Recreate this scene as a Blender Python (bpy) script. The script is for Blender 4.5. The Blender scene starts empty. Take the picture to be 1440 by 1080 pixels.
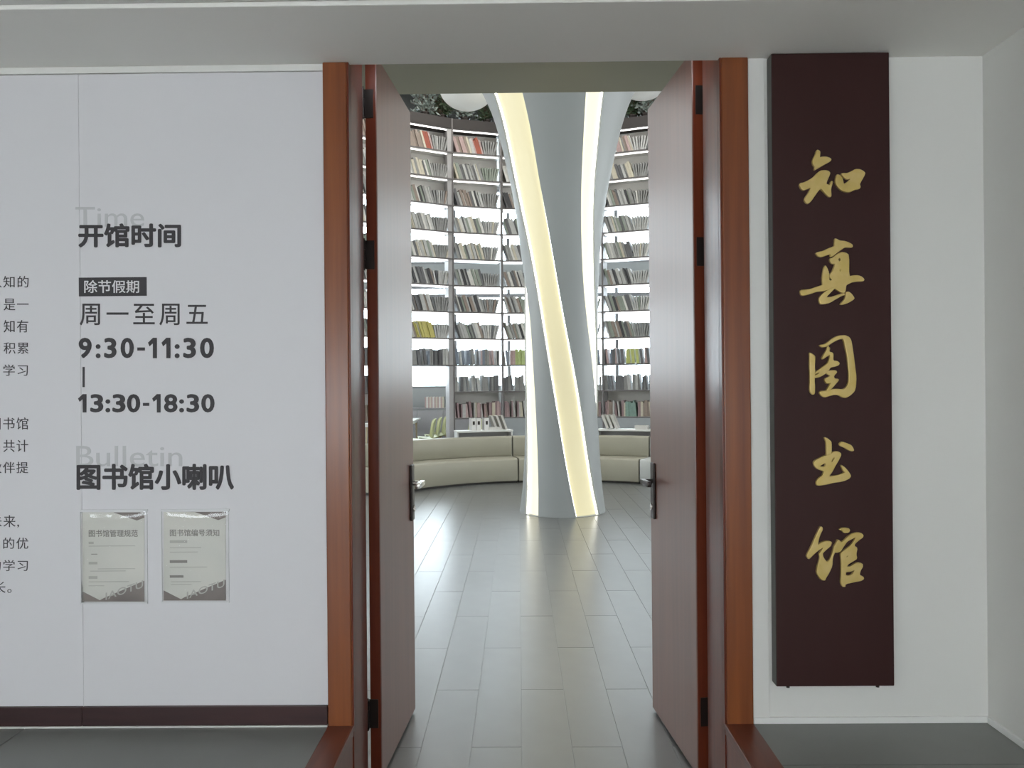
import bpy, bmesh, math, random
from mathutils import Vector, Matrix
PI = math.pi
sc = bpy.context.scene
col = sc.collection
rnd = random.Random(11)

# ------------------------------------------------------------------ camera
EYE = 1.52
F = 1080.0
CAMM = Matrix.Rotation(0.0085, 4, 'Z') @ Matrix.Rotation(PI / 2, 4, 'X') @ Matrix.Rotation(-0.0086, 4, 'Z')
CAMM = Matrix.Translation((0, 0, EYE)) @ CAMM
cam = bpy.data.cameras.new('camera')
cam.sensor_width = 36.0
cam.lens = 36.0 * F / 1440.0
cam.clip_start = 0.02
cam.clip_end = 300
camo = bpy.data.objects.new('camera', cam)
col.objects.link(camo)
camo.matrix_world = CAMM
sc.camera = camo

# ------------------------------------------------------------------ world, lights, exposure
sc.view_settings.view_transform = 'Standard'
sc.view_settings.look = 'None'
sc.view_settings.gamma = 1.0
sc.view_settings.use_curve_mapping = False
sc.view_settings.exposure = 0.0
w = bpy.data.worlds.new('world')
sc.world = w
w.use_nodes = True
w.node_tree.nodes['Background'].inputs[0].default_value = (0.87, 0.945, 1.0, 1)
w.node_tree.nodes['Background'].inputs[1].default_value = 12.0


def area(name, loc, target, sx, sy, power, color=(1, 1, 1)):
    l = bpy.data.lights.new(name, 'AREA')
    l.shape = 'RECTANGLE'
    l.size = sx
    l.size_y = sy
    l.energy = power
    l.color = color
    o = bpy.data.objects.new(name, l)
    col.objects.link(o)
    o.location = loc
    o.rotation_euler = (Vector(target) - Vector(loc)).to_track_quat('-Z', 'Y').to_euler()
    return o


area('corridor_window_light', (-0.9, -2.9, 1.25), (-0.9, 3, 0.75), 5.0, 1.0, 19, (1.0, 0.89, 0.78))
area('hall_fill_top', (0.5, 9.6, 6.5), (0.5, 9.6, 0), 6.0, 6.0, 400, (1.0, 0.98, 0.94))  # added overhead fill that brightens the hall, no ceiling fitting behind it
area('hall_fill_right', (7.6, 9.5, 3.0), (0.5, 10.0, 1.0), 6.0, 4.0, 300, (0.93, 0.97, 1.0))  # added fill from the right, the side wall there is solid
area('hall_fill_left', (-6.6, 9.5, 3.0), (0.5, 10.0, 1.0), 6.0, 4.0, 260, (0.93, 0.97, 1.0))  # added fill from the left, stands free before a windowless wall


# ------------------------------------------------------------------ helpers
def at(px, py, Y):
    d = CAMM.to_3x3() @ Vector(((px - 720) / F, (540 - py) / F, -1))
    t = Y / d.y
    return Vector((d.x * t, Y, EYE + d.z * t))


def mat(name, color, rough=0.5, metal=0.0, var=0.0, scale=6.0, stretch=(1, 1, 1), spec=0.5,
        bump=0.0, bscale=40.0, coat=0.0, ior=1.5, emit=None, estr=0.0, color2=None, trans=0.0):
    m = bpy.data.materials.new(name)
    m.use_nodes = True
    nt = m.node_tree
    b = nt.nodes['Principled BSDF']
    c = tuple(color) + (1,)
    b.inputs['Base Color'].default_value = c
    b.inputs['Roughness'].default_value = rough
    b.inputs['Metallic'].default_value = metal
    b.inputs['Specular IOR Level'].default_value = spec
    b.inputs['IOR'].default_value = ior
    b.inputs['Coat Weight'].default_value = coat
    b.inputs['Transmission Weight'].default_value = trans
    if emit:
        b.inputs['Emission Color'].default_value = tuple(emit) + (1,)
        b.inputs['Emission Strength'].default_value = estr
    tc = nt.nodes.new('ShaderNodeTexCoord')
    mp = nt.nodes.new('ShaderNodeMapping')
    mp.inputs['Scale'].default_value = stretch
    nt.links.new(tc.outputs['Object'], mp.inputs['Vector'])
    if var > 0 or color2:
        n = nt.nodes.new('ShaderNodeTexNoise')
        n.inputs['Scale'].default_value = scale
        n.inputs['Detail'].default_value = 5
        nt.links.new(mp.outputs[0], n.inputs['Vector'])
        r = nt.nodes.new('ShaderNodeValToRGB')
        r.color_ramp.elements[0].position = 0.3
        r.color_ramp.elements[1].position = 0.7
        c2 = color2 if color2 else tuple(min(1, x * (1 + var)) for x in color)
        c1 = color if color2 else tuple(x * (1 - var) for x in color)
        r.color_ramp.elements[0].color = tuple(c1) + (1,)
        r.color_ramp.elements[1].color = tuple(c2) + (1,)
        nt.links.new(n.outputs['Fac'], r.inputs[0])
        nt.links.new(r.outputs[0], b.inputs['Base Color'])
    if bump > 0:
        n2 = nt.nodes.new('ShaderNodeTexNoise')
        n2.inputs['Scale'].default_value = bscale
        n2.inputs['Detail'].default_value = 3
        nt.links.new(mp.outputs[0], n2.inputs['Vector'])
        bp = nt.nodes.new('ShaderNodeBump')
        bp.inputs['Strength'].default_value = bump
        bp.inputs['Distance'].default_value = 0.002
        nt.links.new(n2.outputs['Fac'], bp.inputs['Height'])
        nt.links.new(bp.outputs[0], b.inputs['Normal'])
    return m


def glassy(name, tint, gloss=0.08):
    m = bpy.data.materials.new(name)
    m.use_nodes = True
    nt = m.node_tree
    nt.nodes.clear()
    o = nt.nodes.new('ShaderNodeOutputMaterial')
    t = nt.nodes.new('ShaderNodeBsdfTransparent')
    t.inputs[0].default_value = tuple(tint) + (1,)
    g = nt.nodes.new('ShaderNodeBsdfGlossy')
    g.inputs['Roughness'].default_value = 0.08
    fr = nt.nodes.new('ShaderNodeFresnel')
    mx = nt.nodes.new('ShaderNodeMixShader')
    nt.links.new(fr.outputs[0], mx.inputs[0])
    nt.links.new(t.outputs[0], mx.inputs[1])
    nt.links.new(g.outputs[0], mx.inputs[2])
    nt.links.new(mx.outputs[0], o.inputs[0])
    return m


M = {}
M['wall'] = mat('white_wall_paint', (0.725, 0.72, 0.69), 0.7, var=0.015, scale=1.2, bump=0.05, bscale=90)
M['panel'] = mat('wall_graphic_panel', (0.665, 0.655, 0.675), 0.55, var=0.01, scale=1.0)
M['ceil'] = mat('ceiling_paint', (0.80, 0.79, 0.75), 0.8, var=0.01, scale=1.0)
M['wood'] = mat('polished_orange_brown_wood', (0.155, 0.040, 0.015), 0.28, color2=(0.26, 0.080, 0.023), scale=3.0,
                stretch=(9, 9, 0.35), spec=0.5, bump=0.05, bscale=8)
M['wood_dark'] = mat('dark_red_brown_wood', (0.10, 0.018, 0.009), 0.30, color2=(0.17, 0.038, 0.015), scale=3.0,
                     stretch=(9, 9, 0.35), spec=0.40, bump=0.04, bscale=8)
M['leafwood'] = mat('door_leaf_veneer', (0.13, 0.042, 0.025), 0.34, color2=(0.18, 0.062, 0.034), scale=3.0,
                    stretch=(10, 10, 0.35), spec=0.5, ior=2.1, bump=0.03, bscale=8)
M['cap'] = mat('red_brown_threshold_wood', (0.105, 0.024, 0.012), 0.33, color2=(0.17, 0.042, 0.018), scale=3.0,
               stretch=(9, 0.6, 9))
M['base'] = mat('dark_baseboard_wood', (0.022, 0.009, 0.010), 0.4, color2=(0.048, 0.018, 0.018), scale=4.0,
                stretch=(0.5, 8, 8))
M['gray_floor'] = mat('grey_corridor_tile', (0.205, 0.21, 0.20), 0.35, var=0.06, scale=4)
M['grout'] = mat('dark_grout', (0.07, 0.07, 0.068), 0.8, var=0.05)
M['caulk'] = mat('pale_caulk', (0.62, 0.62, 0.60), 0.6, var=0.03)
M['tile'] = mat('grey_stone_plank_tile', (0.125, 0.13, 0.128), 0.305, var=0.08, scale=5, spec=0.5, ior=2.4)
M['slab'] = mat('grey_stone_slab', (0.125, 0.13, 0.128), 0.305, var=0.08, scale=5, spec=0.5, ior=2.4)
M['sign'] = mat('maroon_lacquer_board', (0.030, 0.008, 0.007), 0.55, spec=0.3, color2=(0.036, 0.011, 0.010), scale=2, stretch=(3, 3, 0.6))
M['sign_side'] = mat('grey_black_board_edge', (0.055, 0.055, 0.05), 0.35, var=0.05)
M['gold'] = mat('gold_paint', (0.60, 0.44, 0.13), 0.40, metal=0.35, color2=(0.66, 0.50, 0.20), scale=30)
M['letter'] = mat('charcoal_vinyl_lettering', (0.056, 0.052, 0.056), 0.6, spec=0.25, var=0.05)
M['letter_pale'] = mat('pale_grey_vinyl_lettering', (0.50, 0.50, 0.51), 0.5, var=0.03)
M['letter_white'] = mat('white_vinyl_lettering', (0.72, 0.72, 0.72), 0.5, var=0.02)
M['blackmetal'] = mat('black_hardware_metal', (0.035, 0.028, 0.026), 0.35, metal=0.6, var=0.05)
M['chrome'] = mat('brushed_chrome', (0.62, 0.61, 0.58), 0.25, metal=1.0, var=0.03)
M['paper'] = mat('notice_paper', (0.60, 0.60, 0.565), 0.5, color2=(0.66, 0.645, 0.60), scale=6)
M['paper_brown'] = mat('notice_brown_print', (0.17, 0.14, 0.135), 0.5, color2=(0.24, 0.205, 0.19), scale=9)
M['print_grey'] = mat('notice_grey_print', (0.24, 0.225, 0.21), 0.6, var=0.05)
M['print_light'] = mat('notice_light_print', (0.44, 0.43, 0.40), 0.6, var=0.05)
M['sleeve'] = glassy('clear_plastic_sleeve', (0.97, 0.97, 0.96))
M['glass'] = glassy('window_glass', (0.93, 0.96, 0.97))
M['colpaint'] = mat('pale_grey_column_paint', (0.30, 0.318, 0.318), 0.45, var=0.015, scale=1.5)
M['glow'] = mat('warm_backlit_panel', (0.30, 0.28, 0.19), 0.5, color2=(0.36, 0.33, 0.20), scale=0.8, emit=(1.0, 0.91, 0.58), estr=0.55)
M['glow_white'] = mat('pale_backlit_panel', (0.35, 0.34, 0.28), 0.5, var=0.02, emit=(1.0, 0.94, 0.68), estr=0.85)
M['led'] = mat('led_strip', (0.9, 0.9, 0.85), 0.5, var=0.01, emit=(1.0, 0.98, 0.88), estr=4.0)
M['shelf_led'] = mat('shelf_led_strip', (0.9, 0.9, 0.9), 0.5, var=0.01, emit=(1.0, 0.97, 0.94), estr=3.2)
M['shelf'] = mat('white_shelf_board', (0.74, 0.735, 0.72), 0.4, var=0.02)
M['shelf_edge'] = mat('dark_grey_shelf_edge', (0.12, 0.11, 0.11), 0.4, var=0.05)
M['post'] = mat('grey_shelf_post', (0.30, 0.29, 0.30), 0.35, var=0.04)
M['post_pale'] = mat('pale_grey_shelf_post', (0.36, 0.35, 0.355), 0.4, var=0.03)
M['fascia'] = mat('brown_shelf_crown', (0.022, 0.017, 0.016), 0.6, var=0.08)
M['back'] = mat('pale_shelf_back', (0.60, 0.585, 0.56), 0.5, var=0.06, scale=3)
M['white'] = mat('white_gloss_paint', (0.80, 0.80, 0.78), 0.35, var=0.01)
M['frame'] = mat('grey_window_frame', (0.21, 0.21, 0.22), 0.4, var=0.04)
M['beam'] = mat('grey_beam_paint', (0.30, 0.31, 0.31), 0.6, var=0.03)
M['sofa'] = mat('cream_leather', (0.33, 0.318, 0.255), 0.42, var=0.02, scale=3, bump=0.05, bscale=60)
M['sofa_grey'] = mat('pale_grey_leather', (0.47, 0.49, 0.48), 0.42, var=0.02, scale=3, bump=0.05, bscale=60)
M['plinth'] = mat('dark_sofa_plinth', (0.03, 0.028, 0.025), 0.5, var=0.05)
M['chair'] = mat('pale_green_plastic', (0.42, 0.43, 0.22), 0.4, var=0.03)
M['leg'] = mat('pale_wood_leg', (0.42, 0.34, 0.22), 0.5, var=0.08)
M['darkwall'] = mat('dark_upper_wall', (0.085, 0.09, 0.09), 0.6, var=0.15, scale=2)
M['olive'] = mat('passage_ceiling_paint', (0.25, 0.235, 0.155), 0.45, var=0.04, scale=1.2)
M['foliage'] = mat('dark_green_leaf', (0.030, 0.055, 0.030), 0.5, color2=(0.07, 0.10, 0.055), scale=15)
M['foliage_grey'] = mat('grey_green_leaf', (0.13, 0.16, 0.14), 0.5, color2=(0.26, 0.30, 0.28), scale=15)
M['trunk'] = mat('brown_stem', (0.09, 0.05, 0.035), 0.7, var=0.1)
M['pages'] = mat('book_pages', (0.66, 0.64, 0.58), 0.7, var=0.03)


def link(o, parent=None):
    col.objects.link(o)
    if parent is not None:
        o.parent = parent
    return o


def tag(o, label=None, cat=None, group=None, kind=None):
    if label: o['label'] = label
    if cat: o['category'] = cat
    if group: o['group'] = group
    if kind: o['kind'] = kind
    return o


def empty(name, loc=(0, 0, 0), rz=0.0):
    o = bpy.data.objects.new(name, None)
    o.empty_display_size = 0.1
    col.objects.link(o)
    o.location = loc
    o.rotation_euler = (0, 0, rz)
    return o


def add_box(bm, p0, p1, mi=0, bev=0.0):
    """axis box between corners p0 and p1"""
    c = [(a + b) / 2 for a, b in zip(p0, p1)]
    s = [abs(b - a) for a, b in zip(p0, p1)]
    r = bmesh.ops.create_cube(bm, size=1.0, matrix=Matrix.Translation(c) @ Matrix.Diagonal((*s, 1)))
    vs = r['verts']
    fs = set(f for v in vs for f in v.link_faces)
    for f in fs: f.material_index = mi
    if bev > 0:
        es = set(e for v in vs for e in v.link_edges)
        rr = bmesh.ops.bevel(bm, geom=list(es), offset=min(bev, min(s) * 0.45), segments=2, affect='EDGES', profile=0.5)
        for f in rr['faces']: f.material_index = mi
    return vs


def add_cyl(bm, p0, p1, r0, r1=None, seg=12, mi=0, caps=True):
    p0, p1 = Vector(p0), Vector(p1)
    if r1 is None: r1 = r0
    d = p1 - p0
    q = d.to_track_quat('Z', 'Y').to_matrix().to_4x4()
    m = Matrix.Translation((p0 + p1) / 2) @ q
    r = bmesh.ops.create_cone(bm, cap_ends=caps, segments=seg, radius1=r0, radius2=r1, depth=d.length, matrix=m)
    for f in set(f for v in r['verts'] for f in v.link_faces):
        f.material_index = mi
        if len(f.verts) == 4: f.smooth = True


def add_prism(bm, poly, y0, y1, mi=0):
    """polygon in XZ extruded along Y"""
    a = [bm.verts.new((x, y0, z)) for x, z in poly]
    b = [bm.verts.new((x, y1, z)) for x, z in poly]
    n = len(poly)
    fs = [bm.faces.new(a), bm.faces.new(b[::-1])]
    for i in range(n):
        fs.append(bm.faces.new((a[i], b[i], b[(i + 1) % n], a[(i + 1) % n])))
    for f in fs: f.material_index = mi


def obj(name, bm, mats, parent=None, smooth=False, sharp=None):
    bmesh.ops.recalc_face_normals(bm, faces=bm.faces)
    me = bpy.data.meshes.new(name)
    bm.to_mesh(me)
    bm.free()
    for m in (mats if isinstance(mats, (list, tuple)) else [mats]):
        me.materials.append(m)
    if smooth:
        for p in me.polygons: p.use_smooth = True
        if sharp: me.set_sharp_from_angle(angle=sharp)
    o = bpy.data.objects.new(name, me)
    return link(o, parent)


def box(name, p0, p1, m, parent=None, bev=0.0):
    bm = bmesh.new()
    add_box(bm, p0, p1, 0, bev)
    return obj(name, bm, m, parent)


def struct(o):
    o['kind'] = 'structure'
    return o


# ------------------------------------------------------------------ key planes
YW = 2.65                     # face of the corridor wall
YJ = 2.89                     # inner face of the wall
ZF = at(240, 1021, YW).z      # corridor floor
ZC = at(720, 87, YW).z        # corridor ceiling
XL = at(495, 560, YW).x       # opening, left edge
XR = at(1014, 560, YW).x      # opening, right edge
XLO = at(459, 560, YW).x      # casing outer left
XRO = at(1054, 560, YW).x     # casing outer right
XS = at(1386, 600, YW).x      # side wall on the right
XFAR = -4.6
ZTOP = 2.82

# ------------------------------------------------------------------ corridor structure
wl = struct(box('wall_left', (XFAR, YW + 0.012, 0), (XLO + 0.02, YJ, 3.3), M['wall']))
seam = at(114, 560, YW).x
ztr = at(240, 103, YW).z
zbb = at(240, 992, YW).z
for a, b in ((XFAR, seam - 0.0003), (seam + 0.0003, XLO - 0.002)):
    box('panel', (a, YW, ZF), (b, YW + 0.0135, ztr), M['panel'], wl, 0.001)
box('cornice_strip', (XFAR, YW - 0.004, ztr + 0.002), (XLO - 0.002, YW + 0.0135, ZC), M['wall'], wl, 0.002)
bs = struct(empty('baseboard_left'))
for a, b in ((XFAR, seam - 0.001), (seam + 0.001, XLO - 0.003)):
    box('board', (a, YW - 0.012, ZF + 0.006), (b, YW + 0.001, zbb), M['base'], bs, 0.002)
box('caulk_line', (XFAR, YW - 0.014, ZF - 0.002), (XLO - 0.003, YW, ZF + 0.0055), M['caulk'], bs)
wr = struct(box('wall_right', (XRO - 0.02, YW, 0), (XS + 0.2, YJ, 3.3), M['wall']))
box('wall_strip', (XRO + 0.002, YW - 0.006, ZF), (at(1078, 560, YW).x, YW + 0.004, ZC), M['wall'], wr, 0.002)
struct(box('wall_side', (XS, -3.2, 0), (XS + 0.2, YW + 0.02, 3.3), M['wall']))
struct(box('wall_above_door', (XLO - 0.05, YW + 0.001, ZTOP + 0.09), (XRO + 0.05, YJ, 4.2), M['wall']))
struct(box('wall_far_left', (XFAR - 0.2, -3.2, 0), (XFAR, YW + 0.02, 3.3), M['wall']))
wb = struct(empty('wall_back'))
box('wall_piece', (XFAR, -3.4, 0), (XS, -3.2, 0.95), M['wall'], wb)
box('wall_piece', (XFAR, -3.4, 1.6), (XS, -3.2, 3.3), M['wall'], wb)
bsr = struct(empty('baseboard_right'))
box('board', (XRO + 0.003, YW - 0.008, ZF), (XS, YW + 0.001, ZF + 0.022), M['white'], bsr, 0.002)
box('board', (XS - 0.008, -3.2, ZF), (XS + 0.001, YW - 0.008, ZF + 0.022), M['white'], bsr, 0.002)
# ceiling: low strip by the door wall, slightly higher field towards the camera
YS = 1.10 * F / 530
ce = struct(empty('ceiling'))
box('ceiling_strip', (XFAR, YS, ZC), (XS + 0.1, YW + 0.01, ZC + 0.12), M['ceil'], ce, 0.003)
box('ceiling_field', (XFAR, -3.2, ZC + 0.012), (XS + 0.1, YS - 0.002, ZC + 0.13), M['wall'], ce, 0.002)

# raised corridor floor on both sides of the sunken door channel
fc = struct(box('floor_corridor', (XFAR, -3.2, 0.0), (XLO, YW + 0.01, ZF - 0.012), M['grout']))
fc2 = struct(box('floor_corridor_right', (XRO, -3.2, 0.0), (XS + 0.01, YW + 0.01, ZF - 0.012), M['grout']))


def tiles(parent, xs, ys, zt, th, m, gap=0.003, name='tile'):
    for i in range(len(xs) - 1):
        for j in range(len(ys) - 1):
            if xs[i + 1] - xs[i] < 0.02: continue
            box(name, (xs[i] + gap / 2, ys[j] + gap / 2, zt - th), (xs[i + 1] - gap / 2, ys[j + 1] - gap / 2, zt), m, parent, 0.001)


jx = at(33, 1024, YW - 0.02).x
tiles(fc, [XFAR, jx - 2.4, jx - 1.2, jx, XLO], [-3.2, -2.46, -1.66, -0.86, -0.06, 0.74, 1.54, 2.34, YW], ZF, 0.0115, M['gray_floor'])
yj = 1.175 * F / 538
tiles(fc2, [XRO, XRO + 0.9, XS], [-3.2, yj - 4.8, yj - 4.0, yj - 3.2, yj - 2.4, yj - 1.6, yj - 0.8, yj, YW], ZF, 0.0115, M['gray_floor'])

# wood-lined edges of the channel
tr = struct(tag(empty('trim_1'), 'left wooden lining of the sunken doorway approach, with flat cap', 'trim'))
box('cap', (XLO, -1.6, ZF - 0.03), (XL, YW - 0.018, ZF + 0.006), M['cap'], tr, 0.002)
box('lining', (XLO + 0.01, -1.6, 0.0), (XL - 0.004, YW, ZF - 0.03), M['wood_dark'], tr)
box('edge_bead', (XL - 0.006, -1.6, ZF - 0.012), (XL + 0.002, YW - 0.018, ZF + 0.007), M['cap'], tr, 0.002)
tr = struct(tag(empty('trim_2'), 'right wooden lining of the sunken doorway approach, with flat cap', 'trim'))
box('cap', (XR, -1.6, ZF - 0.03), (XRO, YW - 0.018, ZF + 0.006), M['cap'], tr, 0.002)
box('lining', (XR + 0.004, -1.6, 0.0), (XRO - 0.01, YW, ZF - 0.03), M['wood_dark'], tr)
box('edge_bead', (XR - 0.002, -1.6, ZF - 0.012), (XR + 0.006, YW - 0.018, ZF + 0.007), M['cap'], tr, 0.002)
box('lining', (XR + 0.035, YW - 1.0, 0.0), (XR + 0.036, YW, 0.01), M['wood_dark'], tr)

# ------------------------------------------------------------------ door frame
df = tag(struct(empty('door_1', ((XL + XR) / 2, YW, 0))), 'polished red-brown wooden frame around the open double doorway', 'door frame')
OX, OY = (XL + XR) / 2, YW


def dbox(name, p0, p1, m, bev=0.002):
    return box(name, (p0[0] - OX, p0[1] - OY, p0[2]), (p1[0] - OX, p1[1] - OY, p1[2]), m, df, bev)


for s, xi, xo in ((1, XL, XLO), (-1, XR, XRO)):
    dbox('casing', (xi - 0.006 * s, YW - 0.018, ZF), (xo, YW + 0.012, ZC), M['wood'], 0.004)
    dbox('casing_edge', (xi, YW - 0.014, 0), (xi - 0.008 * s, YW + 0.02, ZTOP), M['wood_dark'], 0.003)
    dbox('jamb', (xi - 0.045 * s, YW + 0.008, 0), (xi, YW + 0.13, ZTOP), M['wood_dark'], 0.003)
    dbox('jamb', (xi - 0.045 * s, YW + 0.132, 0), (xi - 0.003 * s, YJ, ZTOP), M['wood_dark'], 0.003)
dbox('head_jamb', (XL - 0.04, YW + 0.008, ZTOP), (XR + 0.04, YJ, ZTOP + 0.04), M['wood_dark'])
dbox('head_casing', (XLO, YW - 0.004 + 0.16, ZTOP + 0.04), (XRO, YJ, ZTOP + 0.13), M['wood'])


# ------------------------------------------------------------------ door leaves
def leaf(name, x0, x1, side, label):
    """x0 = opening-side face at the hinge, x1 = same face at the free end; side -1 left leaf, +1 right leaf"""
    Y0, Y1 = 2.945, 3.575
    ang = math.atan2(-(x1 - x0), Y1 - Y0)
    root = tag(struct(empty(name, (x0, Y0, 0), ang)), label, 'door')
    L = math.hypot(x1 - x0, Y1 - Y0)
    T = 0.045
    bm = bmesh.new()
    add_box(bm, (0, 0, 0.012), (side * T, L, 2.79), 0, 0.003)
    obj('leaf_panel', bm, M['leafwood'], root)
    box('edge_strip', (side * 0.002, -0.004, 0.014), (side * (T - 0.002), 0.001, 2.788), M['wood_dark'], root, 0.002)
    box('edge_strip', (side * 0.003, L - 0.001, 0.014), (side * (T - 0.003), L + 0.003, 2.788), M['caulk'], root, 0.001)
    # handles on both faces
    for f in (0, 1):
        xs = 0 if f == 0 else side * T
        dr = -side if f == 0 else side
        bm = bmesh.new()
        add_box(bm, (xs, L - 0.085, 0.90), (xs + dr * 0.012, L - 0.035, 1.155), 0, 0.004)
        pl = obj('handle_plate', bm, M['blackmetal'], root)
        bm = bmesh.new()
        add_cyl(bm, (xs + dr * 0.012, L - 0.06, 1.07), (xs + dr * 0.05, L - 0.06, 1.07), 0.011, seg=16)
        add_box(bm, (xs + dr * 0.042, L - 0.175, 1.058), (xs + dr * 0.064, L - 0.048, 1.082), 0, 0.004)
        obj('lever', bm, M['chrome'] if side < 0 else M['blackmetal'], root, True, 0.6)
        bm = bmesh.new()
        add_cyl(bm, (xs + dr * 0.01, L - 0.06, 0.955), (xs + dr * 0.018, L - 0.06, 0.955), 0.016, seg=16)
        add_box(bm, (xs + dr * 0.016, L - 0.063, 0.943), (xs + dr * 0.0195, L - 0.057, 0.967))
        obj('lock_cylinder', bm, M['chrome'], root, True, 0.6)
    # hinges
    for z in (0.26, 2.02, 2.60):
        bm = bmesh.new()
        for k in range(3):
            add_cyl(bm, (side * (T + 0.006), -0.016, z - 0.055 + k * 0.037), (side * (T + 0.006), -0.016, z - 0.020 + k * 0.037), 0.0075, seg=12)
        add_cyl(bm, (side * (T + 0.006), -0.016, z - 0.061), (side * (T + 0.006), -0.016, z + 0.062), 0.005, seg=10)
        add_box(bm, (side * 0.012, -0.0065, z - 0.055), (side * (T + 0.004), -0.004, z + 0.055))
        obj('hinge', bm, M['blackmetal'], root, True, 0.6)
    return root


xl0 = at(533, 560, 2.945).x; xl1 = at(580.5, 560, 3.575).x
xr0 = at(976.5, 560, 2.945).x; xr1 = at(914.0, 560, 3.575).x
leaf('door_2', xl0, xl1, -1, 'left wooden door leaf standing open into the library')
leaf('door_3', xr0, xr1, 1, 'right wooden door leaf standing open into the library')

# ------------------------------------------------------------------ lettering
def font_mesh(text, space=1.0, bold=0.0):
    c = bpy.data.curves.new('text', 'FONT')
    c.body = text
    c.size = 1.0
    c.space_character = space
    c.resolution_u = 4
    t = bpy.data.objects.new('text', c)
    col.objects.link(t)
    dg = bpy.context.evaluated_depsgraph_get()
    dg.update()
    me = bpy.data.meshes.new_from_object(t.evaluated_get(dg))
    bpy.data.objects.remove(t)
    bm = bmesh.new()
    bm.from_mesh(me)
    bpy.data.meshes.remove(me)
    bmesh.ops.remove_doubles(bm, verts=bm.verts, dist=1e-5)
    if bold > 0:
        geo = bm.verts[:] + bm.edges[:] + bm.faces[:]
        for k in range(8):
            r = bmesh.ops.duplicate(bm, geom=geo)
            a = 2 * PI * k / 8
            bmesh.ops.translate(bm, verts=[g for g in r['geom'] if isinstance(g, bmesh.types.BMVert)], vec=(bold * math.cos(a), bold * math.sin(a), (k + 1) * 0.00004))
    return bm


def letters(name, text, x0, y0, x1, y1, Y, m, parent=None, space=1.0, offset=0.0, lift=0.0012, extr=0.0008):
    """flat lettering fitted to the box it fills on the plane Y"""
    bm = font_mesh(text, space, offset)
    xs = [v.co.x for v in bm.verts]
    ys = [v.co.y for v in bm.verts]
    a, b, c, d = min(xs), max(xs), min(ys), max(ys)
    for v in bm.verts:
        u = (v.co.x - a) / (b - a)
        t = (v.co.y - c) / max(1e-6, d - c)
        v.co = at(x0 + (x1 - x0) * u, y1 + (y0 - y1) * t, Y - lift - v.co.z)
    r = bmesh.ops.extrude_face_region(bm, geom=bm.faces[:])
    for v in [g for g in r['geom'] if isinstance(g, bmesh.types.BMVert)]:
        v.co.y += extr
    return obj(name, bm, m, parent)


def line(text, x0, y0, x1, y1, label, m='letter', space=1.0, offset=0.0, cat='lettering', lift=0.0012, group=None):
    return tag(letters('wall_lettering', text, x0, y0, x1, y1, YW, M[m], None, space, offset, lift), label, cat, group)


line('Time', 106, 291, 202.5, 319, 'pale grey word Time behind the dark opening hours heading', 'letter_pale', lift=0.0009)
line('开馆时间', 110, 314, 254.5, 348, 'bold charcoal heading 开馆时间 on the left wall', offset=0.032, lift=0.0020)
tg = tag(empty('holiday_tag', at(158.5, 403, YW)), 'dark rectangular tag with white text 除节假期 on the left wall', 'sign')
p0, p1 = at(111, 390.5, YW), at(206.5, 416, YW)
o = box('tag_plate', (p0.x, YW - 0.0014, p0.z), (p1.x, YW - 0.0002, p1.z), M['letter'])
o.parent = tg; o.matrix_parent_inverse = Matrix.Translation(-Vector(tg.location))
o = letters('tag_lettering', '除节假期', 118.5, 394, 195.5, 412, YW, M['letter_white'], None, 1.0, 0.008, 0.0024)
o.parent = tg; o.matrix_parent_inverse = Matrix.Translation(-Vector(tg.location))
line('周一至周五', 112, 427, 292, 457.5, 'charcoal line 周一至周五 under the dark tag', space=1.25, offset=0.006)
def digits(spec, y0, y1, ycol, ydash, label):
    """opening hours set glyph by glyph: (character, left px, right px)"""
    out = bmesh.new()
    for ch, x0, x1 in spec:
        if ch == '1':
            bm = bmesh.new()
            pts = [(0.50, 1), (1, 1), (1, 0), (0.50, 0), (0.50, 0.74), (0.12, 0.66), (0, 0.84)]
            pts = [(0.56, 0), (1, 0), (1, 1), (0.55, 1), (0.55, 0.33), (0.53, 0.28), (0.18, 0.42), (0.0, 0.24)]
            vs = [bm.verts.new((u, 1 - v, 0)) for u, v in pts]
            bm.faces.new(vs)
        elif ch == '-':
            bm = bmesh.new()
            bm.faces.new([bm.verts.new(q) for q in ((0, 0, 0), (1, 0, 0), (1, 1, 0), (0, 1, 0))])
        else:
            bm = font_mesh(ch, 1.0, 0.030)
        ya, yb = (ycol, y1) if ch == ':' else (ydash if ch == '-' else (y0, y1))
        xs = [v.co.x for v in bm.verts]; ys = [v.co.y for v in bm.verts]
        a, b, c, d = min(xs), max(xs), min(ys), max(ys)
        for v in bm.verts:
            u = (v.co.x - a) / (b - a); t = (v.co.y - c) / (d - c)
            v.co = at(x0 + (x1 - x0) * u, yb + (ya - yb) * t, YW - 0.0014 - v.co.z)
        r = bmesh.ops.extrude_face_region(bm, geom=bm.faces[:])
        for v in [g for g in r['geom'] if isinstance(g, bmesh.types.BMVert)]:
            v.co.y += 0.0008
        me = bpy.data.meshes.new('g'); bm.to_mesh(me); bm.free()
        out.from_mesh(me); bpy.data.meshes.remove(me)
    return tag(obj('wall_lettering', out, M['letter']), label, 'lettering')


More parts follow.
